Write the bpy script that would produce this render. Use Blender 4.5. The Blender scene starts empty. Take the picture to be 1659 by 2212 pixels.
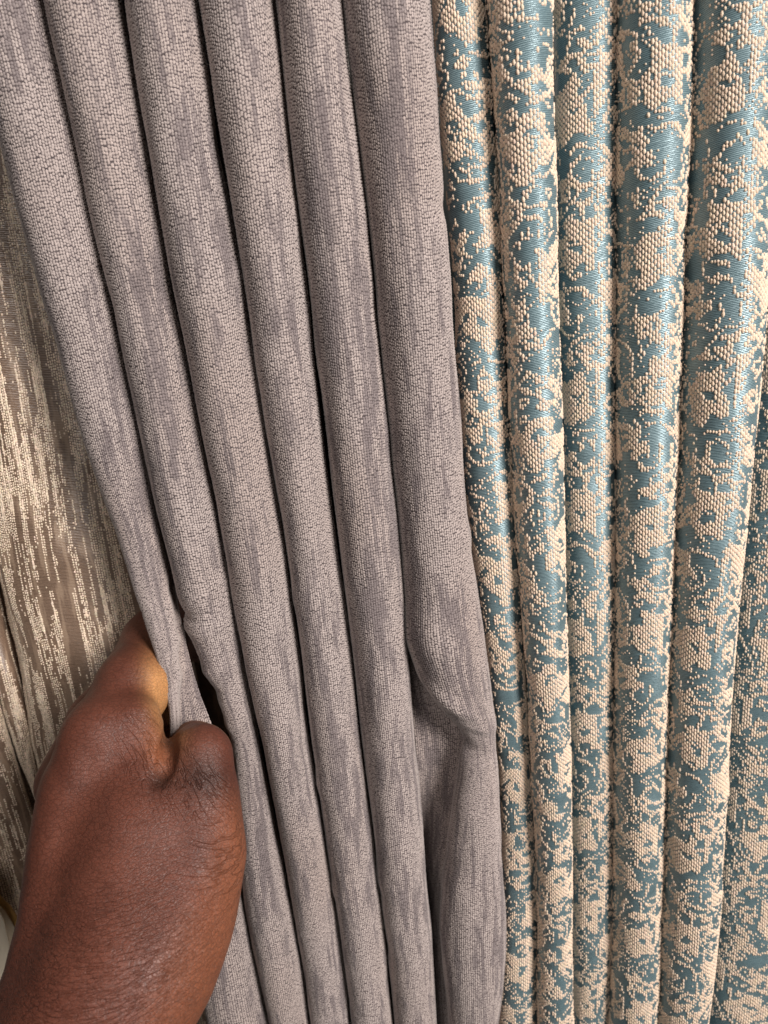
import bpy, math
import numpy as np
from mathutils import Matrix

# ------------------------------------------------------------------ camera
W_, H_ = 1659.0, 2212.0          # pixel frame used for measuring the photograph
FPX = 1661.0
CAM = np.array([0.0, -0.30, 1.40])
down = np.array([500.0, -5544.0, -FPX]); down /= np.linalg.norm(down)   # plumb line seen by the camera
Zc = -down
fw = np.array([0.0, 0.0, -1.0])
Yc = fw - fw.dot(Zc) * Zc; Yc /= np.linalg.norm(Yc)
Xc = np.cross(Yc, Zc)
ROT = np.array([Xc, Yc, Zc])     # camera -> world

scene = bpy.context.scene
col = scene.collection
cam_d = bpy.data.cameras.new('camera')
cam = bpy.data.objects.new('camera', cam_d); col.objects.link(cam)
M = Matrix([[*ROT[0], CAM[0]], [*ROT[1], CAM[1]], [*ROT[2], CAM[2]], [0, 0, 0, 1]])
cam.matrix_world = M
cam_d.sensor_fit = 'VERTICAL'; cam_d.sensor_height = 24.0; cam_d.sensor_width = 18.0
cam_d.lens = 24.0 * FPX / H_
cam_d.clip_start = 0.01; cam_d.clip_end = 50
cam_d.dof.use_dof = True
cam_d.dof.focus_distance = 0.30
cam_d.dof.aperture_fstop = 8.5
scene.camera = cam

# ------------------------------------------------------------------ light
world = bpy.data.worlds.new('World'); scene.world = world; world.use_nodes = True
bg = world.node_tree.nodes['Background']
bg.inputs[0].default_value = (1.0, 0.96, 0.93, 1); bg.inputs[1].default_value = 0.022

def area(name, loc, target, size, power, colour):
    d = bpy.data.lights.new(name, 'AREA'); d.shape = 'RECTANGLE'; d.size, d.size_y = size
    d.energy = power; d.color = colour
    o = bpy.data.objects.new(name, d); col.objects.link(o); o.location = loc
    from mathutils import Vector
    o.rotation_euler = (Vector(target) - Vector(loc)).to_track_quat('-Z', 'Y').to_euler()
    return o
area('shop_window_light', (0.98, -1.22, 1.95), (0, 0, 1.33), (0.50, 0.75), 45, (1.0, 0.955, 0.91))
area('ceiling_light', (-0.28, -1.35, 2.0), (0, 0, 1.3), (0.5, 0.45), 5.0, (1.0, 0.96, 0.92))
scene.view_settings.view_transform = 'Standard'
scene.view_settings.look = 'None'
scene.view_settings.exposure = 0.15
scene.view_settings.gamma = 1.0

# ------------------------------------------------------------------ helpers
RNG = np.random.default_rng(7)

def raydir(px, py):
    return ROT @ np.array([(px - W_ / 2) / FPX, -(py - H_ / 2) / FPX, -1.0])
def on_plane(px, py, y):
    d = raydir(px, py); return CAM + d * ((y - CAM[1]) / d[1])
def at_depth(px, py, depth):
    return CAM + raydir(px, py) * depth

def mesh_np(name, verts, faces_list, mat=None, parent=None, uv=None, colr=None, smooth=True):
    """faces_list: list of int arrays (n,k). One mesh object."""
    me = bpy.data.meshes.new(name)
    verts = np.ascontiguousarray(verts, dtype=np.float32)
    me.vertices.add(len(verts)); me.vertices.foreach_set('co', verts.ravel())
    loops = np.concatenate([f.ravel() for f in faces_list]).astype(np.int32)
    tot = np.concatenate([np.full(len(f), f.shape[1], np.int32) for f in faces_list])
    start = np.concatenate([[0], np.cumsum(tot)[:-1]]).astype(np.int32)
    me.loops.add(len(loops)); me.loops.foreach_set('vertex_index', loops)
    me.polygons.add(len(tot)); me.polygons.foreach_set('loop_start', start)
    me.polygons.foreach_set('loop_total', tot)
    me.polygons.foreach_set('use_smooth', np.full(len(tot), smooth, dtype=bool))
    if uv is not None:
        l = me.uv_layers.new(name='UVMap')
        l.data.foreach_set('uv', np.ascontiguousarray(uv[loops], dtype=np.float32).ravel())
    if colr is not None:
        a = me.attributes.new('Col', 'FLOAT_COLOR', 'POINT')
        c = np.ones((len(verts), 4), np.float32); c[:, :colr.shape[1]] = colr
        a.data.foreach_set('color', c.ravel())
    me.update(); me.validate()
    o = bpy.data.objects.new(name, me); col.objects.link(o)
    if mat: me.materials.append(mat)
    if parent:
        o.parent = parent
        if parent.type == 'EMPTY': o.matrix_parent_inverse = Matrix.Translation(-parent.location)
    return o

def empty(name, loc, label, cat, group=None):
    o = bpy.data.objects.new(name, None); col.objects.link(o); o.location = loc
    o['label'] = label; o['category'] = cat
    if group: o['group'] = group
    o.empty_display_size = 0.02
    return o

def vnoise(u, v, seed=0):
    """smooth value noise, numpy, range 0..1"""
    iu = np.floor(u).astype(np.int64); iv = np.floor(v).astype(np.int64)
    fu = u - iu; fv = v - iv
    fu = fu * fu * (3 - 2 * fu); fv = fv * fv * (3 - 2 * fv)
    def h(a, b):
        n = (a * 374761393 + b * 668265263 + seed * 1442695041) & 0xFFFFFFFF
        n = ((n ^ (n >> 13)) * 1274126177) & 0xFFFFFFFF
        return ((n ^ (n >> 16)) & 0xFFFF) / 65535.0
    return (h(iu, iv) * (1 - fu) + h(iu + 1, iv) * fu) * (1 - fv) + (h(iu, iv + 1) * (1 - fu) + h(iu + 1, iv + 1) * fu) * fv
def fbm(u, v, seed=0, o=3):
    s = 0; a = 0.5; t = 0
    for k in range(o):
        s = s + a * vnoise(u * 2 ** k, v * 2 ** k, seed + k * 17); t += a; a *= 0.5
    return s / t

# ------------------------------------------------------------------ materials
def mat_new(name):
    m = bpy.data.materials.new(name); m.use_nodes = True
    nt = m.node_tree; b = nt.nodes['Principled BSDF']
    return m, nt, b
def N(nt, t, **kw):
    n = nt.nodes.new(t)
    for k, v in kw.items(): setattr(n, k, v)
    return n
def L(nt, a, b): nt.links.new(a, b)

def attr_col(nt):
    n = N(nt, 'ShaderNodeAttribute'); n.attribute_name = 'Col'; return n

def mat_pile(name, rough=0.9, sheen=0.35, sheen_tint=(1, .95, .92, 1), fuzz=0.35, scale=2600):
    m, nt, b = mat_new(name)
    a = attr_col(nt)
    tc = N(nt, 'ShaderNodeTexCoord')
    no = N(nt, 'ShaderNodeTexNoise'); no.inputs['Scale'].default_value = scale; no.inputs['Detail'].default_value = 2
    L(nt, tc.outputs['Object'], no.inputs['Vector'])
    mr = N(nt, 'ShaderNodeMapRange'); mr.inputs[1].default_value = .3; mr.inputs[2].default_value = .7
    mr.inputs[3].default_value = .78; mr.inputs[4].default_value = 1.18
    L(nt, no.outputs['Fac'], mr.inputs[0])
    mx = N(nt, 'ShaderNodeVectorMath', operation='SCALE')
    L(nt, a.outputs['Color'], mx.inputs[0]); L(nt, mr.outputs[0], mx.inputs['Scale'])
    L(nt, mx.outputs[0], b.inputs['Base Color'])
    bp = N(nt, 'ShaderNodeBump'); bp.inputs['Strength'].default_value = fuzz; bp.inputs['Distance'].default_value = 0.0003
    L(nt, no.outputs['Fac'], bp.inputs['Height']); L(nt, bp.outputs[0], b.inputs['Normal'])
    b.inputs['Roughness'].default_value = rough
    b.inputs['Specular IOR Level'].default_value = 0.15
    b.inputs['Sheen Weight'].default_value = sheen; b.inputs['Sheen Roughness'].default_value = 0.5
    b.inputs['Sheen Tint'].default_value = sheen_tint
    return m

def mat_twill(name, colour, dark, rough=0.42, spec=0.5, tu=0.00055, tilt=0.12, sheen=0.0, aniso=0.5, metal=0.0):
    """satin ground: fine slanted weft threads over UV given in metres"""
    m, nt, b = mat_new(name)
    uv = N(nt, 'ShaderNodeUVMap'); uv.uv_map = 'UVMap'
    sep = N(nt, 'ShaderNodeSeparateXYZ'); L(nt, uv.outputs[0], sep.inputs[0])
    # thread coordinate = v + tilt*u
    ma = N(nt, 'ShaderNodeMath', operation='MULTIPLY_ADD'); ma.inputs[1].default_value = tilt
    L(nt, sep.outputs[0], ma.inputs[0]); L(nt, sep.outputs[1], ma.inputs[2])
    sc = N(nt, 'ShaderNodeMath', operation='MULTIPLY'); sc.inputs[1].default_value = 2 * math.pi / tu
    L(nt, ma.outputs[0], sc.inputs[0])
    # small wander so the threads are not ruler straight
    nz = N(nt, 'ShaderNodeTexNoise'); nz.inputs['Scale'].default_value = 900; nz.inputs['Detail'].default_value = 2
    mp = N(nt, 'ShaderNodeMapping'); mp.inputs['Scale'].default_value = (0.5, 1.6, 1)
    L(nt, uv.outputs[0], mp.inputs[0]); L(nt, mp.outputs[0], nz.inputs['Vector'])
    wd = N(nt, 'ShaderNodeMath', operation='MULTIPLY_ADD'); wd.inputs[1].default_value = 5.0
    L(nt, nz.outputs['Fac'], wd.inputs[0]); L(nt, sc.outputs[0], wd.inputs[2])
    sn = N(nt, 'ShaderNodeMath', operation='SINE'); L(nt, wd.outputs[0], sn.inputs[0])
    mr = N(nt, 'ShaderNodeMapRange'); mr.inputs[1].default_value = -1; mr.inputs[2].default_value = 1
    L(nt, sn.outputs[0], mr.inputs[0])
    mix = N(nt, 'ShaderNodeMix', data_type='RGBA')
    mix.inputs['A'].default_value = (*dark, 1); mix.inputs['B'].default_value = (*colour, 1)
    L(nt, mr.outputs[0], mix.inputs['Factor'])
    n2 = N(nt, 'ShaderNodeTexNoise'); n2.inputs['Scale'].default_value = 120
    L(nt, uv.outputs[0], n2.inputs['Vector'])
    hs = N(nt, 'ShaderNodeHueSaturation')
    m2 = N(nt, 'ShaderNodeMapRange'); m2.inputs[1].default_value = .3; m2.inputs[2].default_value = .7
    m2.inputs[3].default_value = .88; m2.inputs[4].default_value = 1.12
    L(nt, n2.outputs['Fac'], m2.inputs[0]); L(nt, m2.outputs[0], hs.inputs['Value'])
    L(nt, mix.outputs['Result'], hs.inputs['Color']); L(nt, hs.outputs[0], b.inputs['Base Color'])
    bp = N(nt, 'ShaderNodeBump'); bp.inputs['Strength'].default_value = 0.4; bp.inputs['Distance'].default_value = 0.00014
    L(nt, sn.outputs[0], bp.inputs['Height']); L(nt, bp.outputs[0], b.inputs['Normal'])
    b.inputs['Roughness'].default_value = rough
    b.inputs['Specular IOR Level'].default_value = spec
    b.inputs['Sheen Weight'].default_value = sheen
    b.inputs['Anisotropic'].default_value = aniso
    b.inputs['Metallic'].default_value = metal
    return m

M_grey_base = mat_twill('grey_ground_weave', (.125, .100, .100), (.07, .056, .057), rough=.95, spec=.1, tu=.0012, tilt=0)
M_grey_pile = mat_pile('grey_chenille_pile')
M_teal = mat_twill('teal_satin_ground', (.205, .298, .322), (.070, .124, .148), rough=.37, spec=1.0, tu=.00062, tilt=-.14, metal=.3)
M_cream = mat_pile('cream_float_yarn', rough=.62, sheen=.12, fuzz=.25, scale=3000)
M_brown = mat_twill('brown_satin_ground', (.25, .165, .115), (.11, .068, .046), rough=.34, spec=.9, tu=.0007, tilt=.05)
def pale_patches(m, pale):
    nt = m.node_tree; b = nt.nodes['Principled BSDF']; src = b.inputs['Base Color'].links[0].from_socket
    uv = N(nt, 'ShaderNodeUVMap'); uv.uv_map = 'UVMap'
    mp = N(nt, 'ShaderNodeMapping'); mp.inputs['Scale'].default_value = (260, 38, 1); L(nt, uv.outputs[0], mp.inputs[0])
    n = N(nt, 'ShaderNodeTexNoise'); n.inputs['Scale'].default_value = 1.0; n.inputs['Detail'].default_value = 3; L(nt, mp.outputs[0], n.inputs['Vector'])
    r = N(nt, 'ShaderNodeMapRange'); r.inputs[1].default_value = .52; r.inputs[2].default_value = .60; L(nt, n.outputs['Fac'], r.inputs[0])
    mx = N(nt, 'ShaderNodeMix', data_type='RGBA'); mx.inputs['B'].default_value = (*pale, 1)
    L(nt, r.outputs[0], mx.inputs['Factor']); L(nt, src, mx.inputs['A']); L(nt, mx.outputs['Result'], b.inputs['Base Color'])
pale_patches(M_brown, (.29, .20, .14))
M_slub = mat_pile('pale_slub_yarn', rough=.42, sheen=.1, fuzz=.5, scale=2200)
M_slub.node_tree.nodes['Principled BSDF'].inputs['Specular IOR Level'].default_value = 0.5

# ------------------------------------------------------------------ folded cloth
PY_TOP, PY_BOT = -170, 2420
ZT = on_plane(830, PY_TOP, 0.0)[2]; ZB = on_plane(830, PY_BOT, 0.0)[2]
ZTv = on_plane(830, -60, 0.0)[2] + .02; ZBv = on_plane(830, 2270, 0.0)[2] - .015
NR = 200
ZR = np.linspace(ZT, ZB, NR)

def gauss_smooth(a, s):
    if s <= 0: return a
    r = int(3 * s) + 1; k = np.exp(-0.5 * (np.arange(-r, r + 1) / s) ** 2); k /= k.sum()
    p = np.concatenate([2 * a[0] - a[1:r + 1][::-1], a, 2 * a[-1] - a[-r - 1:-1][::-1]])
    return np.convolve(p, k, 'valid')

def line_x(pts, y, smooth=5):
    """a fold edge traced as (px,py) -> x at every row, on the plane at depth y"""
    q = np.array([on_plane(px, py, y(py) if callable(y) else y) for px, py in pts])
    o = np.argsort(q[:, 2]); z = q[o, 2]; x = q[o, 0]
    r = np.interp(ZR, z, x)
    lo = ZR < z[0]; hi = ZR > z[-1]
    if len(z) > 1:
        r[lo] = x[0] + (ZR[lo] - z[0]) * (x[1] - x[0]) / (z[1] - z[0])
        r[hi] = x[-1] + (ZR[hi] - z[-1]) * (x[-1] - x[-2]) / (z[-1] - z[-2])
    return gauss_smooth(r, smooth)

def rows(pairs):
    """value per row from (py, value) pairs measured down the picture"""
    z = np.array([on_plane(830, py, b if abs(b) < .05 and b < 0 else 0.0)[2] for py, b in pairs]); v = np.array([b for _, b in pairs])
    o = np.argsort(z); return gauss_smooth(np.interp(ZR, z[o], v[o]), 4)

class Fold:
    """a roll of cloth between two creases; G[row, col] surface grid"""
    def __init__(s, xl, xr, yb, round_=1.0, dmax=.016, phi=(-118, 118), valley=(.6, .6), nc=44, dscale=None, shape=1.0, seed=0, wob=.0004, skew=0.0, lx=None, rx=None, inset=0.0, long_flanks=(False, False)):
        hw = np.maximum((xr - xl) / 2 - inset, .002); xc = (xr + xl) / 2
        if np.isscalar(yb): yb = np.full(NR, yb)
        d = np.minimum(hw * round_, dmax)
        if dscale is not None: d = d * dscale
        ph = np.radians(np.linspace(phi[0], phi[1], nc))
        sn = np.sign(np.sin(ph)) * np.abs(np.sin(ph)) ** shape
        X = xc[:, None] + hw[:, None] * sn[None, :]
        Y = yb[:, None] - d[:, None] * np.cos(ph)[None, :] + skew * d[:, None] * np.sin(ph)[None, :]
        # crease flanks running back into the valley on either side
        nv = 5
        def flank(Xe, Ye, tox, dy):
            t = np.linspace(0, 1, nv + 1)[1:]
            fx = Xe[:, None] + (tox - Xe)[:, None] * (t ** 1.6)[None, :]
            fy = Ye[:, None] + (dy[:, None]) * np.sin(t * math.pi / 2)[None, :]
            return fx, fy
        if valley[0] is not None:
            fx, fy = flank(X[:, 0], Y[:, 0], xl if lx is None else lx, valley[0] * np.maximum(hw, .006))
            X = np.concatenate([fx[:, ::-1], X], 1); Y = np.concatenate([fy[:, ::-1], Y], 1)
        if valley[1] is not None:
            fx, fy = flank(X[:, -1], Y[:, -1], xr if rx is None else rx, valley[1] * np.maximum(hw, .006))
            X = np.concatenate([X, fx], 1); Y = np.concatenate([Y, fy], 1)
        Zg = np.repeat(ZR[:, None], X.shape[1], 1)
        s.G = np.stack([X, Y, Zg], 2)
        # arc length along the weft, taken as the median row so the weave stays even
        seg = np.linalg.norm(np.diff(s.G, axis=1), axis=2)
        med = np.median(seg, axis=0); mx_ = np.percentile(seg, 97, axis=0)
        if long_flanks[0]: med[:nv] = mx_[:nv]
        if long_flanks[1]: med[-nv:] = mx_[-nv:]
        seg = med; s.U = np.concatenate([[0], np.cumsum(seg)])
        s.refine(seed, wob)
    def normals(s):
        du = np.gradient(s.G, axis=1); dv = np.gradient(s.G, axis=0)
        n = np.cross(dv, du); n /= np.linalg.norm(n, axis=2, keepdims=True) + 1e-12
        flip = np.sign(np.median(n[:, n.shape[1] // 2, 1]))
        return n * (-flip)
    def refine(s, seed, wob):
        n = s.normals()
        uu = s.U[None, :] / .02; vv = (ZR / .05)[:, None]
        k = (fbm(uu + seed * 7.3, vv, seed, 3) - .5) * 2 * wob * 3
        s.G = s.G + n * k[..., None]
    def dent(s, px, py, amt, ru, rv, ang=0.0):
        """push the cloth along its normal round the point seen at (px,py)"""
        yb = np.median(s.G[:, s.G.shape[1] // 2, 1]); c = on_plane(px, py, yb)
        dx = s.G[..., 0] - c[0]; dz = s.G[..., 2] - c[2]
        ca, sa = math.cos(ang), math.sin(ang)
        a = (dx * ca + dz * sa) / ru; b_ = (-dx * sa + dz * ca) / rv
        s.G = s.G + s.normals() * (amt * np.exp(-(a * a + b_ * b_)))[..., None]
    def sample(s, u, z):
        """position, d/du, d/dv, normal at cloth coordinates (u metres, z)"""
        j = np.interp(u, s.U, np.arange(len(s.U))); i = np.interp(-z, -ZR, np.arange(NR))
        j0 = np.clip(j.astype(int), 0, len(s.U) - 2); i0 = np.clip(i.astype(int), 0, NR - 2)
        fj = (j - j0)[:, None]; fi = (i - i0)[:, None]
        def bl(A): return (A[i0, j0] * (1 - fj) + A[i0, j0 + 1] * fj) * (1 - fi) + (A[i0 + 1, j0] * (1 - fj) + A[i0 + 1, j0 + 1] * fj) * fi
        P = bl(s.G); n = bl(s.normals()); n /= np.linalg.norm(n, axis=1, keepdims=True) + 1e-12
        Tu = (s.G[i0, j0 + 1] - s.G[i0, j0]) / (s.U[j0 + 1] - s.U[j0])[:, None]
        Tv = (s.G[i0, j0] - s.G[i0 + 1, j0]) / (ZR[0] - ZR[1])
        return P, Tu, Tv, n
    def cloth(s, name, mat, parent, u0=0.0):
        nr, nc = s.G.shape[:2]
        idx = np.arange(nr * nc).reshape(nr, nc)
        q = np.stack([idx[:-1, :-1], idx[1:, :-1], idx[1:, 1:], idx[:-1, 1:]], -1).reshape(-1, 4)
        uv = np.stack([np.repeat((s.U + u0)[None, :], nr, 0), np.repeat(ZR[:, None], nc, 1)], -1).reshape(-1, 2)
        return mesh_np(name, s.G.reshape(-1, 3), [q], mat, parent, uv=uv)

def domes(name, fold, u, z, a, b, h, rot, colr, mat, parent, K=7, jag=.0, mid=(.72, .72), sink=.25, cone=False):
    """thousands of small rounded yarn bumps sewn onto a fold, one mesh"""
    P, Tu, Tv, Nn = fold.sample(u, z)
    # bumps turned right away into the depth of a fold, or far outside the view, are left off
    e = (P - CAM); dp = -(e @ ROT)[:, 2]; q = e @ ROT
    sx = q[:, 0] / dp * FPX + W_ / 2; sy = -q[:, 1] / dp * FPX + H_ / 2
    keep = (np.sum(Nn * -e, 1) / np.linalg.norm(e, axis=1) > -.30) & (sx > -160) & (sx < 1820) & (sy > -70) & (sy < 2282)
    P, Tu, Tv, Nn, a, b, h, rot, colr = [A[keep] for A in (P, Tu, Tv, Nn, a, b, h, rot, colr)]
    n = len(P)
    th = np.linspace(0, 2 * math.pi, K, endpoint=False)[None, :] + RNG.uniform(0, 6.28, (n, 1)) * (jag > 0)
    rr = 1 + RNG.uniform(-jag, jag, (n, K))
    ex = np.cos(th) * rr; ey = np.sin(th) * rr
    ca, sa = np.cos(rot)[:, None], np.sin(rot)[:, None]
    lx = a[:, None] * ex; ly = b[:, None] * ey
    ox = lx * ca - ly * sa; oy = lx * sa + ly * ca
    def ring(s, hh):
        return P[:, None] + (ox * s)[..., None] * Tu[:, None] + (oy * s)[..., None] * Tv[:, None] + (hh * h)[:, None, None] * Nn[:, None]
    top = P + h[:, None] * Nn
    if cone:                                   # the finest tufts: a rim and a crown, shaded round
        V = np.concatenate([ring(1.0, -sink), top[:, None]], 1); m = K + 1
        k = np.arange(K); tri = np.stack([k, (k + 1) % K, np.full(K, K)], -1)
        T = (tri[None] + (np.arange(n) * m)[:, None, None]).reshape(-1, 3)
        o = mesh_np(name, V.reshape(-1, 3), [T], mat, parent, colr=np.repeat(colr[:, None, :], m, 1).reshape(-1, 3))
        o['kind'] = 'stuff'
        return o
    V = np.concatenate([ring(1.0, -sink), ring(mid[0], mid[1]), top[:, None]], 1)      # n,2K+1,3
    m = 2 * K + 1
    k = np.arange(K); k2 = (k + 1) % K
    quad = np.stack([k, k2, K + k2, K + k], -1); tri = np.stack([K + k, K + k2, np.full(K, 2 * K)], -1)
    off = (np.arange(n) * m)[:, None, None]
    Q = (quad[None] + off).reshape(-1, 4); T = (tri[None] + off).reshape(-1, 3)
    C = np.repeat(colr[:, None, :], m, 1).reshape(-1, 3)
    o = mesh_np(name, V.reshape(-1, 3), [Q, T], mat, parent, colr=C)
    o['kind'] = 'stuff'
    return o

def seen_u(f, lo=.06, hi=.94):
    return f.U[-1] * lo, f.U[-1] * hi

# ------------------------------------------------------------------ the wall the curtains hang in front of
m, nt, b = mat_new('plain_wall_paint'); b.inputs['Base Color'].default_value = (.35, .31, .28, 1); b.inputs['Roughness'].default_value = .9
nz = N(nt, 'ShaderNodeTexNoise'); nz.inputs['Scale'].default_value = 60
bp = N(nt, 'ShaderNodeBump'); bp.inputs['Strength'].default_value = .1; L(nt, nz.outputs['Fac'], bp.inputs['Height']); L(nt, bp.outputs[0], b.inputs['Normal'])
wv = np.array([[-.6, .16, .6], [.6, .16, .6], [.6, .16, 2.0], [-.6, .16, 2.0], [-.6, .2, .6], [.6, .2, .6], [.6, .2, 2.0], [-.6, .2, 2.0]])
wall = mesh_np('wall', wv, [np.array([[0, 1, 2, 3], [5, 4, 7, 6], [4, 0, 3, 7], [1, 5, 6, 2], [3, 2, 6, 7], [4, 5, 1, 0]])], m, smooth=False)
wall['kind'] = 'structure'

# ------------------------------------------------------------------ grey chenille curtain
AL = [(-70, 0), (-35, 140), (0, 270), (33, 400), (75, 560), (128, 730), (180, 930), (228, 1080), (274, 1230), (318, 1380), (352, 1480), (366, 1560), (372, 1640), (385, 1800), (415, 2000), (436, 2131), (458, 2212)]
AR = [(100, 0), (145, 200), (185, 400), (222, 560), (260, 740), (296, 900), (328, 1080), (350, 1200), (370, 1330), (384, 1440), (384, 1510), (378, 1560), (400, 1640), (470, 1780), (522, 1920), (549, 2029), (578, 2193)]
BL = [(100, 0), (145, 200), (185, 400), (222, 560), (262, 740), (300, 900), (335, 1080), (362, 1200), (400, 1340), (428, 1420), (466, 1500), (494, 1550), (508, 1600), (512, 1700), (510, 1800), (522, 1920), (549, 2029), (578, 2193)]
BC = [(268, 0), (300, 200), (335, 400), (365, 580), (395, 720), (420, 850), (450, 1000), (478, 1130), (497, 1250), (520, 1380), (540, 1490), (563, 1592), (586, 1720), (611, 1847), (629, 1938), (651, 2048), (671, 2193)]
CD = [(432, 0), (458, 200), (490, 400), (520, 580), (545, 740), (570, 900), (595, 1050), (618, 1200), (640, 1350), (655, 1470), (666, 1555), (681, 1646), (702, 1792), (721, 1920), (739, 2048), (757, 2193)]
DE = [(592, 0), (615, 200), (640, 420), (662, 600), (682, 780), (703, 950), (722, 1100), (740, 1250), (757, 1400), (779, 1574), (797, 1720), (812, 1866), (826, 1975), (841, 2084), (852, 2204)]
EF = [(740, 0), (752, 130), (775, 300), (795, 480), (812, 650), (825, 780), (840, 950), (858, 1100), (872, 1250), (880, 1380), (895, 1574), (908, 1702), (921, 1884), (936, 2029), (945, 2193)]
FL = [(740, 0), (752, 130), (775, 300), (795, 480), (812, 650), (825, 780), (840, 950), (858, 1100), (870, 1250), (880, 1340), (893, 1420), (930, 1500), (975, 1560), (995, 1610), (985, 1690), (968, 1780), (955, 1880), (948, 2000), (955, 2100), (966, 2200)]
FR = [(930, 0), (945, 200), (957, 400), (971, 600), (984, 800), (1000, 1000), (1015, 1150), (1035, 1300), (1055, 1450), (1072, 1580), (1077, 1660), (1082, 1750), (1088, 1900), (1094, 2040), (1088, 2120), (1077, 2200)]

grey = empty('grey_curtain', on_plane(500, 2300, 0.0), 'plush grey chenille curtain in close vertical folds, its left edge pinched by the hand', 'curtain', 'curtains hung side by side')
YG = 0.0
Bk = {'A': rows([(-200, 0), (1300, 0), (1560, .004), (1800, .002), (2400, 0)])}
def ex(p): return line_x(p, YG)
PA = [(-200, 0), (1100, 0), (1330, -.009), (1450, -.018), (1560, -.023), (1680, -.014), (1850, -.003), (1950, 0), (2400, 0)]
yA = rows(PA)
def yA_at(py): return float(np.interp(py, [p for p, _ in PA], [v for _, v in PA]))
gF = [
    Fold(line_x(AL, yA_at, 3), line_x(AR, yA_at, 3), yA, round_=1.15, dmax=.0165, valley=(.15, .9), phi=(-135, 112), seed=1, rx=ex(BL) - .0015, long_flanks=(False, True)),
    Fold(ex(BL), ex(BC), YG, round_=1.35, dmax=.0185, valley=(.9, .9), seed=2, inset=.0006),
    Fold(ex(BC), ex(CD), YG, round_=1.35, dmax=.0185, valley=(.9, .9), seed=3, inset=.0006),
    Fold(ex(CD), ex(DE), YG, round_=1.35, dmax=.0185, valley=(.9, .9), seed=4, inset=.0006),
    Fold(ex(DE), ex(EF), YG, round_=1.35, dmax=.0185, valley=(.9, .9), long_flanks=(False, True), seed=5, inset=.0006),
    Fold(line_x(FL, YG, 2), ex(FR), YG, round_=1.1, dmax=.0170, valley=(.8, .5), seed=6, inset=.0004, long_flanks=(True, False), lx=ex(EF), dscale=rows([(-200, 1), (1300, 1.05), (1480, 1.15), (1580, .95), (1650, .75), (1850, .9), (2400, 1)])),
]
gF[0].dent(190, 590, -.0012, .012, .0022, .15); gF[0].dent(190, 605, .0006, .012, .002, .15)
gF[1].dent(405, 1345, -.0014, .010, .0025, .2); gF[1].dent(410, 1370, .0016, .010, .004, .2)
gF[5].dent(925, 1380, .0030, .010, .014, -.5); gF[5].dent(985, 1530, .0026, .018, .0030, -.75); gF[5].dent(1040, 1590, .0016, .010, .0022, -.6); gF[5].dent(965, 1610, -.0034, .013, .006, -.75); gF[5].dent(1030, 1650, -.0012, .010, .004, -.5)
for (px, py, am, ru, rv, an) in ((372, 1400, .0012, .006, .0016, .7), (366, 1440, -.0010, .006, .0018, .7), (380, 1470, .0010, .006, .0016, .9), (350, 1300, -.0008, .010, .003, .5)): gF[0].dent(px, py, am, ru, rv, an)
for (px, py, am, ru, rv, an) in ((440, 1470, .0012, .010, .003, .5), (455, 1520, -.0012, .010, .003, .6), (490, 1590, .0010, .009, .003, .6), (425, 1290, .0008, .012, .004, .3)): gF[1].dent(px, py, am, ru, rv, an)
gF[5].dent(1010, 1900, -.0010, .02, .006, .1)

for q, f in enumerate(gF):
    for kk in range(6):
        xx = [150, 330, 520, 680, 800, 960][q] + RNG.uniform(-50, 50)
        f.dent(xx, RNG.uniform(100, 2150), RNG.choice([-1, 1]) * RNG.uniform(.0004, .0010), .012, RNG.uniform(.004, .010), RNG.uniform(-.4, .4))
TAUPE = np.array([.405, .338, .316]); MAUVE = np.array([.158, .129, .132]); WARM = np.array([.385, .298, .262])
u_run = 0.0
for k, f in enumerate(gF):
    fold = f.cloth('fold', M_grey_base, grey, u_run)
    pu, pv = .00092, .00104
    u0, u1 = f.U[{0: 5, 1: 0, 5: 0}.get(k, 9)] + .0004, f.U[-1 if k == 0 else -2 if k == 4 else -9]
    U, V = np.meshgrid(np.arange(u0, u1, pu), np.arange(ZBv, ZTv, pv), indexing='ij')
    off = RNG.uniform(0, pv, U.shape[0])[:, None]
    u = (U + RNG.normal(0, .00005, U.shape)).ravel(); z = (V + off + RNG.normal(0, .00014, U.shape)).ravel()
    n = len(u); ua = u + u_run
    # streaky dyeing of the yarn runs down the warp
    s1 = fbm(ua / .0022, z / .022, 11, 3); s2 = fbm(ua / .012, z / .05, 23, 2); s3 = vnoise(ua / .0011, z / .010, 5)
    low = np.clip((1.32 - z) / .22, 0, 1)
    s4 = fbm(ua / .0019, z / .013, 41, 3)
    t = np.clip((s1 - .50) * 2.4 + (s2 - .5) * 1.5 + (s3 - .5) * .9 + (s4 - .5) * (1.5 + 1.3 * low) + .17 + RNG.normal(0, .10, n), 0, 1)[:, None]
    t = t * t * (3 - 2 * t) * .6 + t * .4
    w = np.clip((fbm(ua / .02, z / .06, 31, 2) - .45) * 2.2, 0, 1)[:, None]
    c = (TAUPE * (1 - w * .5) + WARM * w * .5) * (1 - t * .8) + MAUVE * t * .8
    c = c * RNG.uniform(.90, 1.10, (n, 1))
    a_ = pu * .60 * RNG.uniform(.9, 1.1, n); b_ = pv * .70 * RNG.uniform(.86, 1.12, n)
    h_ = .00038 * RNG.uniform(.75, 1.25, n)
    pile = domes('chenille_tufts', f, u, z, a_, b_, h_, RNG.normal(0, .25, n), c, M_grey_pile, fold, K=6, jag=.10, sink=.35, cone=True)
    u_run += f.U[-1]

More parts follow.
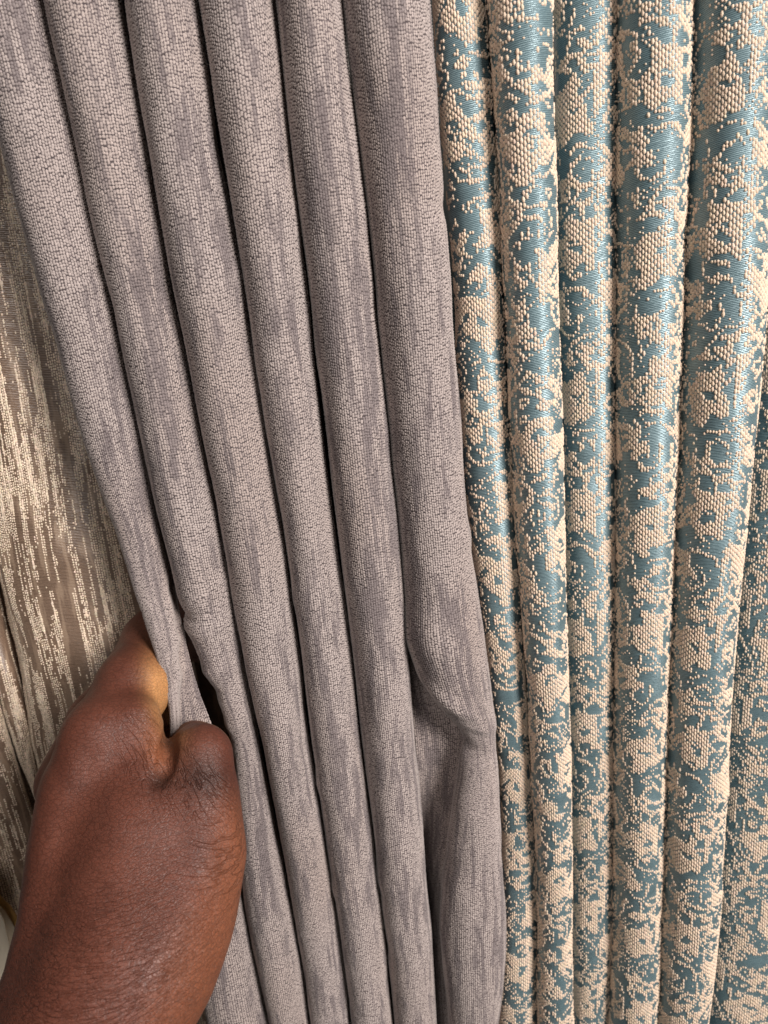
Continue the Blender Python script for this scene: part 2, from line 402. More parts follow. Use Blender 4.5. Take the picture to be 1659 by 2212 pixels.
# ------------------------------------------------------------------ teal and cream jacquard curtain
T0 = [(930, 0), (944, 175), (959, 350), (973, 547), (986, 744), (1000, 1000), (1030, 1280), (1056, 1469), (1077, 1644), (1082, 1819), (1080, 2016), (1075, 2200)]
T12 = [(1051, 0), (1058, 131), (1069, 284), (1077, 416), (1084, 547), (1093, 744), (1102, 920), (1111, 1100), (1124, 1290), (1136, 1469), (1143, 1579), (1152, 1732), (1159, 1863), (1160, 1994), (1160, 2208)]
T23 = [(1191, 0), (1196, 131), (1201, 284), (1204, 437), (1206, 613), (1209, 774), (1216, 1050), (1222, 1260), (1226, 1469), (1230, 1600), (1236, 1775), (1237, 1950), (1238, 2208)]
T34 = [(1333, 0), (1332, 450), (1331, 900), (1329, 1200), (1327, 1469), (1327, 1687), (1325, 1863), (1323, 2037), (1316, 2208)]
T45 = [(1495, 0), (1492, 219), (1485, 394), (1476, 591), (1470, 774), (1458, 1100), (1450, 1290), (1443, 1469), (1439, 1644), (1434, 1840), (1427, 1994), (1419, 2208)]
T56 = [(1678, 0), (1666, 200), (1659, 306), (1650, 503), (1644, 657), (1637, 774), (1606, 1100), (1588, 1330), (1572, 1512), (1563, 1687), (1552, 1884), (1541, 2059), (1522, 2208)]
T67 = [(1900, 0), (1880, 500), (1850, 1000), (1800, 1500), (1735, 2200)]
teal = empty('teal_curtain', on_plane(1350, 2300, 0.012), 'teal satin curtain woven with raised cream floral sprays, hanging right of the plush grey curtain', 'curtain', 'curtains hung side by side')
YT = .010
def tx(p, y=YT): return line_x(p, y)
tF = [
    Fold(tx(T0, .013), tx(T12, .013), .013, round_=1.1, dmax=.013, valley=(.8, .9), seed=11, wob=.0003, inset=.0004),
    Fold(tx(T12, .004), tx(T23, .004), .004, round_=1.25, dmax=.017, valley=(1.2, 1.2), seed=12, wob=.0003, inset=.0004),
    Fold(tx(T23, .017), tx(T34, .017), .0175, dmax=.0110, valley=(.9, .9), seed=13, wob=.0003, shape=.88, inset=.0005),
    Fold(tx(T34, .009), tx(T45, .009), .009, round_=1.15, dmax=.0155, valley=(1.1, .9), seed=14, wob=.0003, inset=.0005),
    Fold(tx(T45, .003), tx(T56, .003), .003, round_=1.15, dmax=.019, valley=(1.1, 1.2), seed=15, wob=.0003, inset=.0004),
    Fold(tx(T56, .020), tx(T67, .020), .021, round_=.8, dmax=.0140, valley=(.5, .4), seed=16, wob=.0004, shape=.9),
]
for q, f in enumerate(tF):
    for kk in range(5):
        xx = [1010, 1140, 1270, 1390, 1545, 1640][q] + RNG.uniform(-40, 40)
        f.dent(xx, RNG.uniform(100, 2150), RNG.choice([-1, 1]) * RNG.uniform(.0004, .0009), .012, RNG.uniform(.004, .009), RNG.uniform(-.4, .4))

# the woven design: one repeat of blossoms, leaf sprays, scrolls and seed dots
rg = np.random.default_rng(42)
RU, RV = .078, .106
blossoms = []; leaves = []; stems = []; dots = []
cells = [(i, j) for i in range(4) for j in range(5)]
for (i, j) in cells:
    cu = (i + .5 + .5 * (j % 2) + rg.uniform(-.22, .22)) * RU / 4; cv = (j + .5 + .5 * (i % 2) + rg.uniform(-.25, .25)) * RV / 5
    kind = (i + 2 * j) % 3
    if kind == 0:
        R = rg.uniform(.0075, .0098)
        blossoms.append((cu, cv, R, rg.integers(4, 7), rg.uniform(0, 6.28), rg.uniform(.16, .28), rg.uniform(-.25, .25) * R, rg.uniform(-.25, .25) * R, rg.uniform(1.0, 1.35)))
    elif kind == 1:
        nl = rg.integers(4, 7); a0 = rg.uniform(0, 6.28)
        for q in range(nl):
            an = a0 + (q - nl / 2) * .55; ln = rg.uniform(.0045, .0080)
            leaves.append((cu + math.cos(an) * ln * .95, cv + math.sin(an) * ln * .95, ln, rg.uniform(.0013, .0024), an))
    else:
        R = rg.uniform(.0045, .0062)
        blossoms.append((cu, cv, R, 5, rg.uniform(0, 6.28), .3, rg.uniform(-.2, .2) * R, 0, 1.1))
        for q in range(3):
            an = rg.uniform(0, 6.28); ln = rg.uniform(.004, .006)
            leaves.append((cu + math.cos(an) * (R + ln * .8), cv + math.sin(an) * (R + ln * .8), ln, rg.uniform(.0012, .0020), an + rg.uniform(-.4, .4)))
    for q in range(3):
        stems.append((cu + rg.uniform(-.007, .007), cv + rg.uniform(-.009, .009), rg.uniform(.0045, .0100), rg.uniform(0, 6.28), rg.uniform(1.8, 3.4), rg.uniform(.0008, .0013)))
NEW_FEATURES = 34
def wrap(a, p): return (a + p / 2) % p - p / 2
def design(u, v):
    """>0 where the cream yarn floats on the face (metres, about a signed distance)"""
    v = v + np.floor(u / RU) * RV * .5          # half-drop repeat
    wu = u + .0016 * (vnoise(u / .004, v / .004, 3) - .5) * 2; wv_ = v + .0016 * (vnoise(u / .004, v / .004, 9) - .5) * 2
    s = np.full(u.shape, -.01)
    for (cu, cv, R, nl, p0, hole, hx, hy, asp) in blossoms:
        du, dv = wrap(wu - cu, RU), wrap(wv_ - cv, RV) / asp
        r = np.hypot(du, dv); th = np.arctan2(dv, du)
        f = R * (1 + .17 * np.cos(nl * th + p0) + .08 * np.cos((nl + 3) * th - p0)) - r
        f = np.minimum(f, np.hypot(du - hx, dv - hy) - R * hole)
        s = np.maximum(s, f)
    for (cu, cv, ln, wd, an) in leaves:
        du, dv = wrap(wu - cu, RU), wrap(wv_ - cv, RV)
        x = du * math.cos(an) + dv * math.sin(an); y = -du * math.sin(an) + dv * math.cos(an)
        s = np.maximum(s, (1 - np.sqrt((x / ln) ** 2 + (y / wd) ** 2)) * wd)
    for (cu, cv, R, a0, sp, wd) in stems:
        du, dv = wrap(wu - cu, RU), wrap(wv_ - cv, RV)
        th = wrap(np.arctan2(dv, du) - a0, 2 * math.pi)
        f = np.where(np.abs(th) < sp / 2, wd - np.abs(np.hypot(du, dv) - R), -.01)
        s = np.maximum(s, f)
    return s

# sprigs and small leaves fill whatever ground is still wide open
gu, gv = np.meshgrid(np.linspace(0, RU, 78, endpoint=False), np.linspace(0, RV, 106, endpoint=False), indexing='ij')
for q in range(NEW_FEATURES):
    fld = design(gu, gv) + rg.normal(0, .00025, gu.shape)
    i_, j_ = np.unravel_index(np.argmin(fld), fld.shape)
    cu, cv = gu[i_, j_], gv[i_, j_]; room = -design(gu[i_:i_ + 1, j_:j_ + 1], gv[i_:i_ + 1, j_:j_ + 1])[0, 0]
    if q % 3 == 0:
        R_ = min(.0045, room * .75); blossoms.append((cu, cv, R_, 5, rg.uniform(0, 6.28), .28 if R_ > .003 else .0, rg.uniform(-.2, .2) * R_, 0, rg.uniform(.9, 1.4)))
    else:
        an = rg.choice([.9, 2.2, 1.57]) + rg.uniform(-.3, .3); ln = rg.uniform(.0030, .0052)
        for kk in range(-1, 2):
            leaves.append((cu + kk * .0022 * math.cos(an + 1.57), cv + kk * .0022 * math.sin(an + 1.57), ln * (1 - .25 * abs(kk)), rg.uniform(.0006, .0011), an + kk * .35))
CREAM = np.array([.735, .565, .430])
u_run = 0.0
pu, ls = .00106, .00212
for k, f in enumerate(tF):
    fold = f.cloth('fold', M_teal, teal, u_run)
    c0 = int(math.ceil((u_run + f.U[8]) / pu)); c1 = int((u_run + f.U[-8]) / pu)
    ci, ri = np.meshgrid(np.arange(c0, c1), np.arange(int(ZBv / ls), int(ZTv / ls)), indexing='ij')
    uu = (ci * pu).ravel(); zz = (ri * ls + (ci % 2) * ls * .5 + ((ci * 7919) % 5 - 2) * ls * .03).ravel()
    uu = uu + RNG.normal(0, .00004, uu.shape); zz = zz + RNG.normal(0, .00007, zz.shape)
    d0 = design(uu, zz); dt = design(uu, zz + ls * .27); db = design(uu, zz - ls * .27)
    jit = RNG.normal(0, .00018, uu.shape)
    speck = fbm(uu / .006, zz / .007, 77, 2)
    d0 = d0 - .00045; dt = dt - .00045; db = db - .00045
    full = (np.minimum(np.minimum(d0, dt), db) + jit > 0)
    top = ~full & (dt + jit > 0); bot = ~full & ~top & (db + jit > 0)
    dot = ~full & ~top & ~bot & (d0 > -.0026) & (RNG.random(uu.shape) < .5 * np.clip((speck - .42) * 4, 0, 1))
    lu, lz, la, lb, lh = [], [], [], [], []
    for mk, dz, bl, al, hh in ((full, 0, .56, .54, 1.0), (top, ls * .24, .33, .47, .85), (bot, -ls * .24, .33, .47, .85), (dot, 0, .21, .38, .75)):
        n = mk.sum(); lu.append(uu[mk]); lz.append(zz[mk] + dz + (RNG.uniform(-.3, .3, n) * ls if mk is dot else 0))
        la.append(np.full(n, pu * al) * RNG.uniform(.88, 1.1, n)); lb.append(np.full(n, ls * bl) * RNG.uniform(.88, 1.08, n)); lh.append(np.full(n, .00046 * hh) * RNG.uniform(.85, 1.15, n))
    u = np.concatenate(lu) - u_run; z = np.concatenate(lz); a_ = np.concatenate(la); b_ = np.concatenate(lb); h_ = np.concatenate(lh)
    n = len(u); c = CREAM * RNG.uniform(.90, 1.08, (n, 1)) * (1 + RNG.normal(0, .012, (n, 3)))
    domes('raised_stitches', f, u, z, a_, b_, h_, RNG.normal(0, .06, n), c, M_cream, fold, K=6, mid=(.76, .72), sink=.15)
    u_run += f.U[-1]

# ------------------------------------------------------------------ beige slub-striped curtain
beige = empty('beige_curtain', on_plane(100, 2300, 0.05), 'beige and brown streaked satin curtain behind the hand, left of the plush grey curtain', 'curtain', 'curtains hung side by side')
YB = .042
G0 = [(-330, 0), (-150, 800), (-80, 1180), (0, 1480), (42, 1620), (85, 1740), (120, 1860), (160, 2000), (230, 2300)]
G1 = [(-260, 0), (-80, 800), (0, 1270), (28, 1380), (72, 1560), (84, 1650), (110, 1770), (150, 1950), (220, 2300)]
G2 = [(170, 0), (260, 600), (330, 1080), (410, 1500), (480, 1800), (590, 2212)]
Gm = [(-560, 0), (-420, 800), (-320, 1300), (-230, 1740), (-170, 2000), (-110, 2300)]
G3 = [(330, 0), (400, 600), (480, 1200), (560, 1800), (620, 2212)]
def bx(p, y=YB): return line_x(p, y)
BARE = 3
bF = [
    Fold(bx(Gm), bx(G0), YB - .006, round_=.5, dmax=.014, valley=(.2, .35), phi=(-100, 112), seed=2, inset=.00061, wob=.0010),
    Fold(bx(G0, YB), bx(G1, YB), YB - .002, round_=1.1, dmax=.010, valley=(.5, .3), seed=2, inset=.00062, wob=.0006),
    Fold(bx(G1), bx(G2), YB, round_=.6, dmax=.020, valley=(.3, .3), phi=(-112, 104), seed=2, inset=.00063, wob=.0010),
    Fold(bx(G2, .07), bx(G3, .07), .075, round_=.6, dmax=.012, valley=(.3, .2), seed=2, inset=.00064, wob=.0010),
]
PALE = np.array([.76, .61, .47]); 
u_run = 0.0
pu, pv = .00100, .00116
for k, f in enumerate(bF):
    fold = f.cloth('fold', M_brown, beige, u_run)
    if k == BARE: continue          # wholly hidden behind the grey curtain
    U, V = np.meshgrid(np.arange(f.U[2], f.U[-3], pu), np.arange(ZBv, ZTv, pv), indexing='ij')
    ci = np.round((U + u_run) / pu).astype(int)
    u = (U + RNG.normal(0, .00008, U.shape)).ravel(); z = (V + RNG.uniform(0, pv, U.shape[0])[:, None] + RNG.normal(0, .0001, U.shape)).ravel()
    ua = u + u_run; cc = ci.ravel()
    s = fbm(ua / .0028, z / .036, 51, 3) * .66 + vnoise(cc * .83, z / .024, 61) * .48 + vnoise(cc * 1.7 + 9, z / .0050, 63) * .22 + (fbm(ua / .02, z / .07, 71, 2) - .5) * .25
    on = s > .635 - .03 * np.clip((1.28 - z) / .1, 0, 1) + RNG.normal(0, .02, s.shape)
    slub = s > .86
    u, z, ua, sl = u[on], z[on], ua[on], slub[on]
    n = len(u)
    a_ = pu * np.where(sl, .72, .52) * RNG.uniform(.8, 1.2, n); b_ = pv * np.where(sl, .95, .55) * RNG.uniform(.75, 1.25, n)
    h_ = np.where(sl, .00060, .00048) * RNG.uniform(.7, 1.3, n)
    c = PALE * RNG.uniform(.82, 1.1, (n, 1)) * (1 + RNG.normal(0, .02, (n, 3)))
    domes('slub_threads', f, u, z, a_, b_, h_, RNG.normal(0, .2, n), c, M_slub, fold, K=6, jag=.1, sink=.3, cone=True)
    u_run += f.U[-1]

# ------------------------------------------------------------------ cream curtain with gold edging, low at the left
cream = empty('cream_curtain', on_plane(-40, 2300, 0.03), 'plain cream curtain with gold edging, low beside the forearm', 'curtain', 'curtains hung side by side')
m_cr, nt, b = mat_new('cream_satin'); b.inputs['Base Color'].default_value = (.74, .64, .50, 1); b.inputs['Roughness'].default_value = .5
nz = N(nt, 'ShaderNodeTexNoise'); nz.inputs['Scale'].default_value = 1500; bp = N(nt, 'ShaderNodeBump'); bp.inputs['Strength'].default_value = .15; bp.inputs['Distance'].default_value = .0002
L(nt, nz.outputs['Fac'], bp.inputs['Height']); L(nt, bp.outputs[0], b.inputs['Normal'])
m_go, nt, b = mat_new('gold_braid'); b.inputs['Base Color'].default_value = (.36, .20, .055, 1); b.inputs['Roughness'].default_value = .4; b.inputs['Metallic'].default_value = .35
nz = N(nt, 'ShaderNodeTexNoise'); nz.inputs['Scale'].default_value = 1800; bp = N(nt, 'ShaderNodeBump'); bp.inputs['Strength'].default_value = .6; bp.inputs['Distance'].default_value = .0004
L(nt, nz.outputs['Fac'], bp.inputs['Height']); L(nt, bp.outputs[0], b.inputs['Normal'])

def strip(name, edge, lower, y0, bulge, mat, parent, th=.0006, nz_=14):
    """a sheet that hangs from a slanting top edge: edge and lower are matching (px,py) lists"""
    n = len(edge); V = []
    for e, l in zip(edge, lower):
        p, q = on_plane(*e, y0), on_plane(*l, y0)
        for t in np.linspace(0, 1, nz_):
            r = p * (1 - t) + q * t; r = r.copy(); r[1] = y0 - bulge * math.sin(min(1, t * 2.2) * math.pi / 2); V.append(r)
    V = np.array(V); back = V + np.array([0, th, 0]); A = np.arange(n * nz_).reshape(n, nz_); o2 = n * nz_
    q = np.stack([A[:-1, :-1], A[:-1, 1:], A[1:, 1:], A[1:, :-1]], -1).reshape(-1, 4)
    def rim(a): return np.stack([a[:-1], a[1:], a[1:] + o2, a[:-1] + o2], -1)
    rims = np.concatenate([rim(A[:, 0]), rim(A[0, ::-1]), rim(A[-1]), rim(A[::-1, -1])])
    return mesh_np(name, np.concatenate([V, back]), [q, q[:, ::-1] + o2, rims], mat, parent)
def tube(name, pts, r, mat, parent, K=8):
    pts = np.array(pts); t = np.gradient(pts, axis=0); t /= np.linalg.norm(t, axis=1, keepdims=True)
    a = np.cross(t, [0, 1, 0]); a /= np.linalg.norm(a, axis=1, keepdims=True); c = np.cross(t, a)
    th = np.linspace(0, 2 * math.pi, K, endpoint=False)
    V = pts[:, None] + r * (np.cos(th)[None, :, None] * a[:, None] + np.sin(th)[None, :, None] * c[:, None])
    A = np.arange(len(pts) * K).reshape(-1, K); B = np.roll(A, -1, 1)
    q = np.stack([A[:-1], B[:-1], B[1:], A[1:]], -1).reshape(-1, 4)
    return mesh_np(name, V.reshape(-1, 3), [q, A[:1, ::-1], A[-1:]], mat, parent)
e1 = [(-60, 1880), (-30, 1915), (0, 1945), (18, 1962), (34, 1988), (55, 2030), (80, 2080)]
l1 = [(x + 70, y + 420) for x, y in e1]
f1 = strip('fold', e1, l1, .016, .004, m_cr, cream)
tube('gold_edging', [on_plane(x, y, .0155) for x, y in e1], .0016, m_go, f1)
e2 = [(-90, 1850), (-40, 1900), (-12, 1950), (8, 1990), (20, 2040), (24, 2090), (26, 2150)]
l2 = [(x - 60, y + 400) for x, y in e2]
f2 = strip('fold', e2, l2, .006, .005, m_cr, cream)
tube('gold_edging', [on_plane(-30 + 0.3 * k * 6, 2085 + k * 6, -.0005) for k in range(8)], .0012, m_go, f2)

# ------------------------------------------------------------------ the hand
def HP(px, py, depth_mm): return at_depth(px, py, depth_mm / 1000.0)
prims = []       # (a, b, ra, rb, k)
def chain(pts, k):
    """pts: (px, py, depth mm, radius px)"""
    q = [(HP(x, y, d), r * d / 1000.0 / FPX) for x, y, d, r in pts]
    for (a, ra), (b_, rb) in zip(q[:-1], q[1:]): prims.append((a, b_, ra, rb, k))
BODY = .012
# back of the hand and outer side of the wrist
chain([(222, 1598, 292, 80), (190, 1715, 290, 86), (176, 1850, 284, 95), (164, 1985, 276, 100), (150, 2110, 268, 110), (95, 2290, 256, 135), (40, 2560, 240, 150)], BODY)
# thumb side: base joint, metacarpal, ball of the thumb, wrist
chain([(437, 1632, 288, 52), (438, 1720, 284, 64), (424, 1835, 279, 86), (386, 1940, 272, 108), (318, 2050, 264, 148), (245, 2160, 257, 158), (170, 2320, 248, 150), (110, 2560, 238, 160)], BODY)
# muscle between the two
chain([(318, 1690, 288, 84), (305, 1800, 280, 104), (285, 1930, 273, 122), (240, 2080, 264, 130)], BODY)
n_body = len(prims)
# forefinger, running behind the edge of the cloth and curling on
chain([(232, 1590, 296, 74), (288, 1485, 314, 66), (336, 1385, 340, 58), (384, 1335, 352, 50), (420, 1385, 360, 44)], .011)
# web of skin to the thumb
chain([(296, 1560, 292, 50), (338, 1640, 286, 34)], .007)
# thumb, pointing away into the gap between the folds
chain([(437, 1628, 288, 58), (430, 1626, 303, 56), (418, 1615, 320, 52), (404, 1595, 336, 44)], .005)
# middle, ring and little fingers tucked behind the forefinger
chain([(150, 1690, 304, 72), (205, 1560, 320, 58), (292, 1450, 332, 54), (352, 1440, 344, 46), (375, 1490, 346, 38)], .005)
chain([(150, 1760, 310, 70), (190, 1640, 324, 56), (270, 1540, 338, 50), (332, 1530, 348, 44), (356, 1570, 348, 36)], .005)
chain([(152, 1840, 310, 66), (190, 1740, 330, 50), (262, 1650, 344, 44), (330, 1630, 350, 38), (362, 1660, 348, 34)], .005)

def sdf(P):
    out = None
    for (a, b_, ra, rb, k) in prims:
        ab = b_ - a; t = np.clip(((P - a) @ ab) / (ab @ ab), 0, 1)
        t = t.astype(np.float32)
        d = np.linalg.norm(P - (a + t[:, None] * ab), axis=1) - (ra + (rb - ra) * t)
        if out is None: out = d
        else:
            h = np.maximum(k - np.abs(out - d), 0) / k
            out = np.minimum(out, d) - h * h * k * .25
    # crease where the web meets the thumb
    for (pa, pb, r, k) in CREASES:
        ab = pb - pa; t = np.clip(((P - pa) @ ab) / (ab @ ab), 0, 1)
        d = r - np.linalg.norm(P - (pa + t[:, None] * ab), axis=1)
        h = np.maximum(k - np.abs(out - d), 0) / k
        out = np.maximum(out, d) + h * h * k * .25
    return out
CREASES = []
def surf_point(px, py, sink=0.0):
    d = raydir(px, py); t = .22
    for _ in range(80): t += float(sdf((CAM + d * t)[None].astype(np.float32))[0]) * .8 / np.linalg.norm(d)
    return CAM + d * (t + sink)
cr = [surf_point(366, 1585, .004), surf_point(364, 1625, .001), surf_point(356, 1660, .0005), surf_point(343, 1686, .0)]
rr_ = [.0030, .0024, .0018, .0012]
CREASES = [(cr[q], cr[q + 1], (rr_[q] + rr_[q + 1]) / 2, .0035) for q in range(3)]

def surface_nets(lo, hi, step):
    n = np.ceil((hi - lo) / step).astype(int) + 1
    ax = [lo[i] + np.arange(n[i]) * step for i in range(3)]
    F = np.empty(n, np.float32)
    for i in range(n[0]):
        Yg, Zg = np.meshgrid(ax[1], ax[2], indexing='ij')
        P = np.stack([np.full(Yg.size, ax[0][i]), Yg.ravel(), Zg.ravel()], 1).astype(np.float32)
        F[i] = sdf(P).reshape(n[1], n[2])
    S = F < 0
    acc = np.zeros((n[0] - 1, n[1] - 1, n[2] - 1, 3), np.float32); cnt = np.zeros(acc.shape[:3], np.float32)
    corners = [(i, j, k) for i in (0, 1) for j in (0, 1) for k in (0, 1)]
    def sl(A, c): return A[c[0]:A.shape[0] - 1 + c[0], c[1]:A.shape[1] - 1 + c[1], c[2]:A.shape[2] - 1 + c[2]]
    for c in corners:
        for axn in range(3):
            if c[axn]: continue
            c2 = list(c); c2[axn] = 1
            f0, f1 = sl(F, c), sl(F, c2); x = (f0 < 0) != (f1 < 0)
            t = np.where(x, f0 / np.where(x, f0 - f1, 1), 0)
            for q in range(3):
                acc[..., q] += np.where(x, c[q] + (t if q == axn else 0), 0)
            cnt += x
    act = cnt > 0; vid = np.full(act.shape, -1, np.int64); vid[act] = np.arange(act.sum())
    ijk = np.argwhere(act); V = lo + (ijk + acc[act] / cnt[act][:, None]) * step
    quads = []
    for axn in range(3):
        o1, o2 = [(1, 2), (2, 0), (0, 1)][axn]
        A = np.take(S, range(0, n[axn] - 1), axn); B = np.take(S, range(1, n[axn]), axn)
        E = np.argwhere(A != B); E = E[(E[:, o1] > 0) & (E[:, o2] > 0) & (E[:, o1] < n[o1] - 1) & (E[:, o2] < n[o2] - 1)]
        inside = A[tuple(E.T)]
        def vv(d1, d2):
            e = E.copy(); e[:, o1] -= d1; e[:, o2] -= d2; return vid[tuple(e.T)]
        q = np.stack([vv(1, 1), vv(0, 1), vv(0, 0), vv(1, 0)], 1)
        q[~inside] = q[~inside][:, ::-1]
        quads.append(q)
    return V, np.concatenate(quads)
pa = np.array([p[0] for p in prims] + [p[1] for p in prims]); rmax = max(max(p[2], p[3]) for p in prims)
lo = pa.min(0) - rmax * .9 - .004; hi = pa.max(0) + rmax * .9 + .004
V, Q = surface_nets(lo, hi, .0013)
eps = .0006
for it in range(3):
    d = sdf(V)
    g = np.stack([sdf(V + np.eye(3)[q] * eps) - sdf(V - np.eye(3)[q] * eps) for q in range(3)], 1) / (2 * eps)
    g /= np.linalg.norm(g, axis=1, keepdims=True) + 1e-9
    V = V - g * np.clip(d, -.001, .001)[:, None] * .8
# shallow hollows and tendons
V = V + g * ((fbm(V[:, 0] / .014 + V[:, 1] / .02, V[:, 2] / .018, 3, 2) - .5) * .0016)[:, None]
# skin colour: pale palm side, darker knuckle, plus painted web highlight and crease shade
rel = (V - CAM) @ ROT; dep = -rel[:, 2]
PX = rel[:, 0] / dep * FPX + W_ / 2; PYY = -rel[:, 1] / dep * FPX + H_ / 2
nc = g @ ROT                       # normals in the hand's viewing frame
def blob(x, y, rx, ry, ang=0.):
    ca, sa = math.cos(ang), math.sin(ang); dx, dy = PX - x, PYY - y
    return np.exp(-(((dx * ca + dy * sa) / rx) ** 2 + ((-dx * sa + dy * ca) / ry) ** 2))
palm = np.clip(blob(354, 1500, 32, 78, -.25) * 1.35, 0, 1)                       # inner side of the forefinger
rim = np.clip(nc[:, 0] - .35, 0, 1) * 1.2 * np.clip((PYY - 1680) / 120, 0, 1) * (PX > 300)   # thenar side
palm = np.maximum(palm, np.clip(-nc[:, 2] * 1.5, 0, 1) * (dep > .29) * .8)
pink = np.clip(np.maximum(blob(338, 1618, 26, 50, -.4) * .9, rim), 0, 1)  # reddish web skin, with the highlight on its roll painted in as pink
darkk = np.clip(blob(440, 1680, 70, 50, .3) * .9 + blob(346, 1688, 30, 26) * .9, 0, 1)  # dark knuckle skin; second blob paints shade into the web crease
crumple = np.clip(blob(500, 1860, 80, 130, .15) * 1.0, 0, 1)
webf = np.clip(blob(430, 1700, 90, 65, .3) * .95 + blob(320, 1610, 70, 80) * .65, 0, 1)
wrist = np.clip((PYY - 1780) / 300, 0, 1) * .45
colr = np.stack([palm, pink, darkk, crumple], 1)

m_sk, nt, b = mat_new('brown_skin')
a = attr_col(nt); sep = N(nt, 'ShaderNodeSeparateColor'); L(nt, a.outputs['Color'], sep.inputs[0])
tc = N(nt, 'ShaderNodeTexCoord')
def mixc(fac, A, B):
    n = N(nt, 'ShaderNodeMix', data_type='RGBA')
    if hasattr(fac, 'links'): L(nt, fac, n.inputs['Factor'])
    else: n.inputs['Factor'].default_value = fac
    for nm, v in (('A', A), ('B', B)):
        if isinstance(v, tuple): n.inputs[nm].default_value = (*v, 1)
        else: L(nt, v, n.inputs[nm])
    return n.outputs['Result']
nl = N(nt, 'ShaderNodeTexNoise'); nl.inputs['Scale'].default_value = 70; nl.inputs['Detail'].default_value = 3; L(nt, tc.outputs['Object'], nl.inputs['Vector'])
base = mixc(nl.outputs['Fac'], (.088, .027, .017), (.190, .062, .038))
base = mixc(sep.outputs[2], base, (.055, .022, .016))
base = mixc(sep.outputs[1], base, (.30, .105, .050))
base = mixc(sep.outputs[0], base, (.56, .27, .105))
# fine criss-cross skin lines
nw = N(nt, 'ShaderNodeTexNoise'); nw.inputs['Scale'].default_value = 160; L(nt, tc.outputs['Object'], nw.inputs['Vector'])
wm = N(nt, 'ShaderNodeVectorMath', operation='MULTIPLY_ADD'); wm.inputs[1].default_value = (.0016,) * 3
L(nt, nw.outputs['Color'], wm.inputs[0]); L(nt, tc.outputs['Object'], wm.inputs[2])
def vor(scale, rot, stretch):
    mp = N(nt, 'ShaderNodeMapping'); mp.inputs['Rotation'].default_value = rot; mp.inputs['Scale'].default_value = stretch
    L(nt, wm.outputs[0], mp.inputs[0])
    v = N(nt, 'ShaderNodeTexVoronoi', feature='DISTANCE_TO_EDGE'); v.inputs['Scale'].default_value = scale
    L(nt, mp.outputs[0], v.inputs['Vector'])
    r = N(nt, 'ShaderNodeMapRange'); r.inputs[1].default_value = 0; r.inputs[2].default_value = .10
    L(nt, v.outputs['Distance'], r.inputs[0]); return r.outputs[0]
v1 = vor(1000, (0, .5, 0), (1, 1, 1.0)); v2 = vor(620, (0, .9, 0), (.4, 1, 1.3))
mn0 = N(nt, 'ShaderNodeMath', operation='MULTIPLY'); L(nt, v1, mn0.inputs[0]); L(nt, v2, mn0.inputs[1])
fa = N(nt, 'ShaderNodeAttribute'); fa.attribute_name = 'Fold'
fs = N(nt, 'ShaderNodeSeparateColor'); L(nt, fa.outputs['Color'], fs.inputs[0])
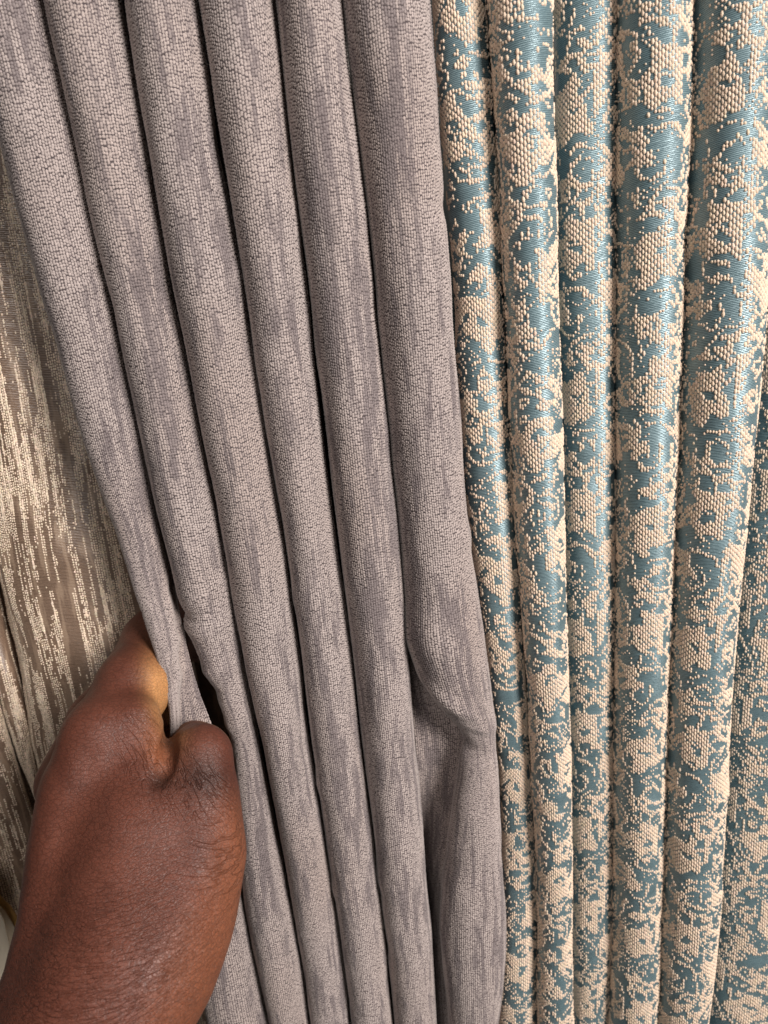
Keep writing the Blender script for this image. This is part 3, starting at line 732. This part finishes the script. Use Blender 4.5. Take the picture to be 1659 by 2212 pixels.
def wrinkle(angle, across, along, mask, width, seed):
    """broken parallel skin folds running at an angle across the hand"""
    r = N(nt, 'ShaderNodeMapping'); r.inputs['Rotation'].default_value = (0, angle, 0); L(nt, tc.outputs['Object'], r.inputs[0])
    mp = N(nt, 'ShaderNodeMapping'); mp.inputs['Location'].default_value = (seed, 0, seed); mp.inputs['Scale'].default_value = (1 / along, .25 / across, 1 / across); L(nt, r.outputs[0], mp.inputs[0])
    n = N(nt, 'ShaderNodeTexNoise'); n.inputs['Scale'].default_value = 1; n.inputs['Detail'].default_value = 2.0; n.inputs['Roughness'].default_value = .6; L(nt, mp.outputs[0], n.inputs['Vector'])
    s_ = N(nt, 'ShaderNodeMath', operation='SUBTRACT'); s_.inputs[1].default_value = .5; L(nt, n.outputs['Fac'], s_.inputs[0])
    ab = N(nt, 'ShaderNodeMath', operation='ABSOLUTE'); L(nt, s_.outputs[0], ab.inputs[0])
    mr = N(nt, 'ShaderNodeMapRange', interpolation_type='SMOOTHSTEP'); mr.inputs[2].default_value = width; L(nt, ab.outputs[0], mr.inputs[0])
    mxn = N(nt, 'ShaderNodeMix', data_type='FLOAT'); mxn.inputs[2].default_value = 1.0; L(nt, mask, mxn.inputs[0]); L(nt, mr.outputs[0], mxn.inputs[3])
    return mxn.outputs[0]
w1 = wrinkle(-.45, .0026, .030, fs.outputs[0], .045, 3.0)
w2 = wrinkle(-.95, .0020, .014, fs.outputs[1], .05, 7.0)
w3 = wrinkle(.05, .0012, .014, fs.outputs[2], .05, 11.0)
def mul(x, y):
    n = N(nt, 'ShaderNodeMath', operation='MULTIPLY'); L(nt, x, n.inputs[0]); L(nt, y, n.inputs[1]); return n
big = mul(mul(w1, w2).outputs[0], w3)
mn = mul(mn0.outputs[0], big.outputs[0])
lines = N(nt, 'ShaderNodeMapRange'); lines.inputs[3].default_value = .62; lines.inputs[4].default_value = 1.0; L(nt, mn.outputs[0], lines.inputs[0])
vs = N(nt, 'ShaderNodeVectorMath', operation='SCALE'); L(nt, base, vs.inputs[0]); L(nt, lines.outputs[0], vs.inputs['Scale'])
L(nt, vs.outputs[0], b.inputs['Base Color'])
bp = N(nt, 'ShaderNodeBump'); bp.inputs['Strength'].default_value = .35; bp.inputs['Distance'].default_value = .0003
L(nt, mn0.outputs[0], bp.inputs['Height'])
bp2 = N(nt, 'ShaderNodeBump'); bp2.inputs['Strength'].default_value = .8; bp2.inputs['Distance'].default_value = .0005
L(nt, big.outputs[0], bp2.inputs['Height']); L(nt, bp.outputs[0], bp2.inputs['Normal']); L(nt, bp2.outputs[0], b.inputs['Normal'])
b.inputs['Roughness'].default_value = .48; b.inputs['Specular IOR Level'].default_value = .36
b.inputs['Subsurface Weight'].default_value = .12; b.inputs['Subsurface Radius'].default_value = (.004, .0014, .0008); b.inputs['Subsurface Scale'].default_value = .6
hand = mesh_np('hand', V, [Q], m_sk, None, colr=colr)
at2 = hand.data.attributes.new('Fold', 'FLOAT_COLOR', 'POINT')
at2.data.foreach_set('color', np.stack([crumple, webf, wrist, np.ones(len(V))], 1).astype(np.float32).ravel())
hand['label'] = 'bare hand reaching in from lower left, thumb and forefinger pinching the grey curtain edge'
hand['category'] = 'hand'
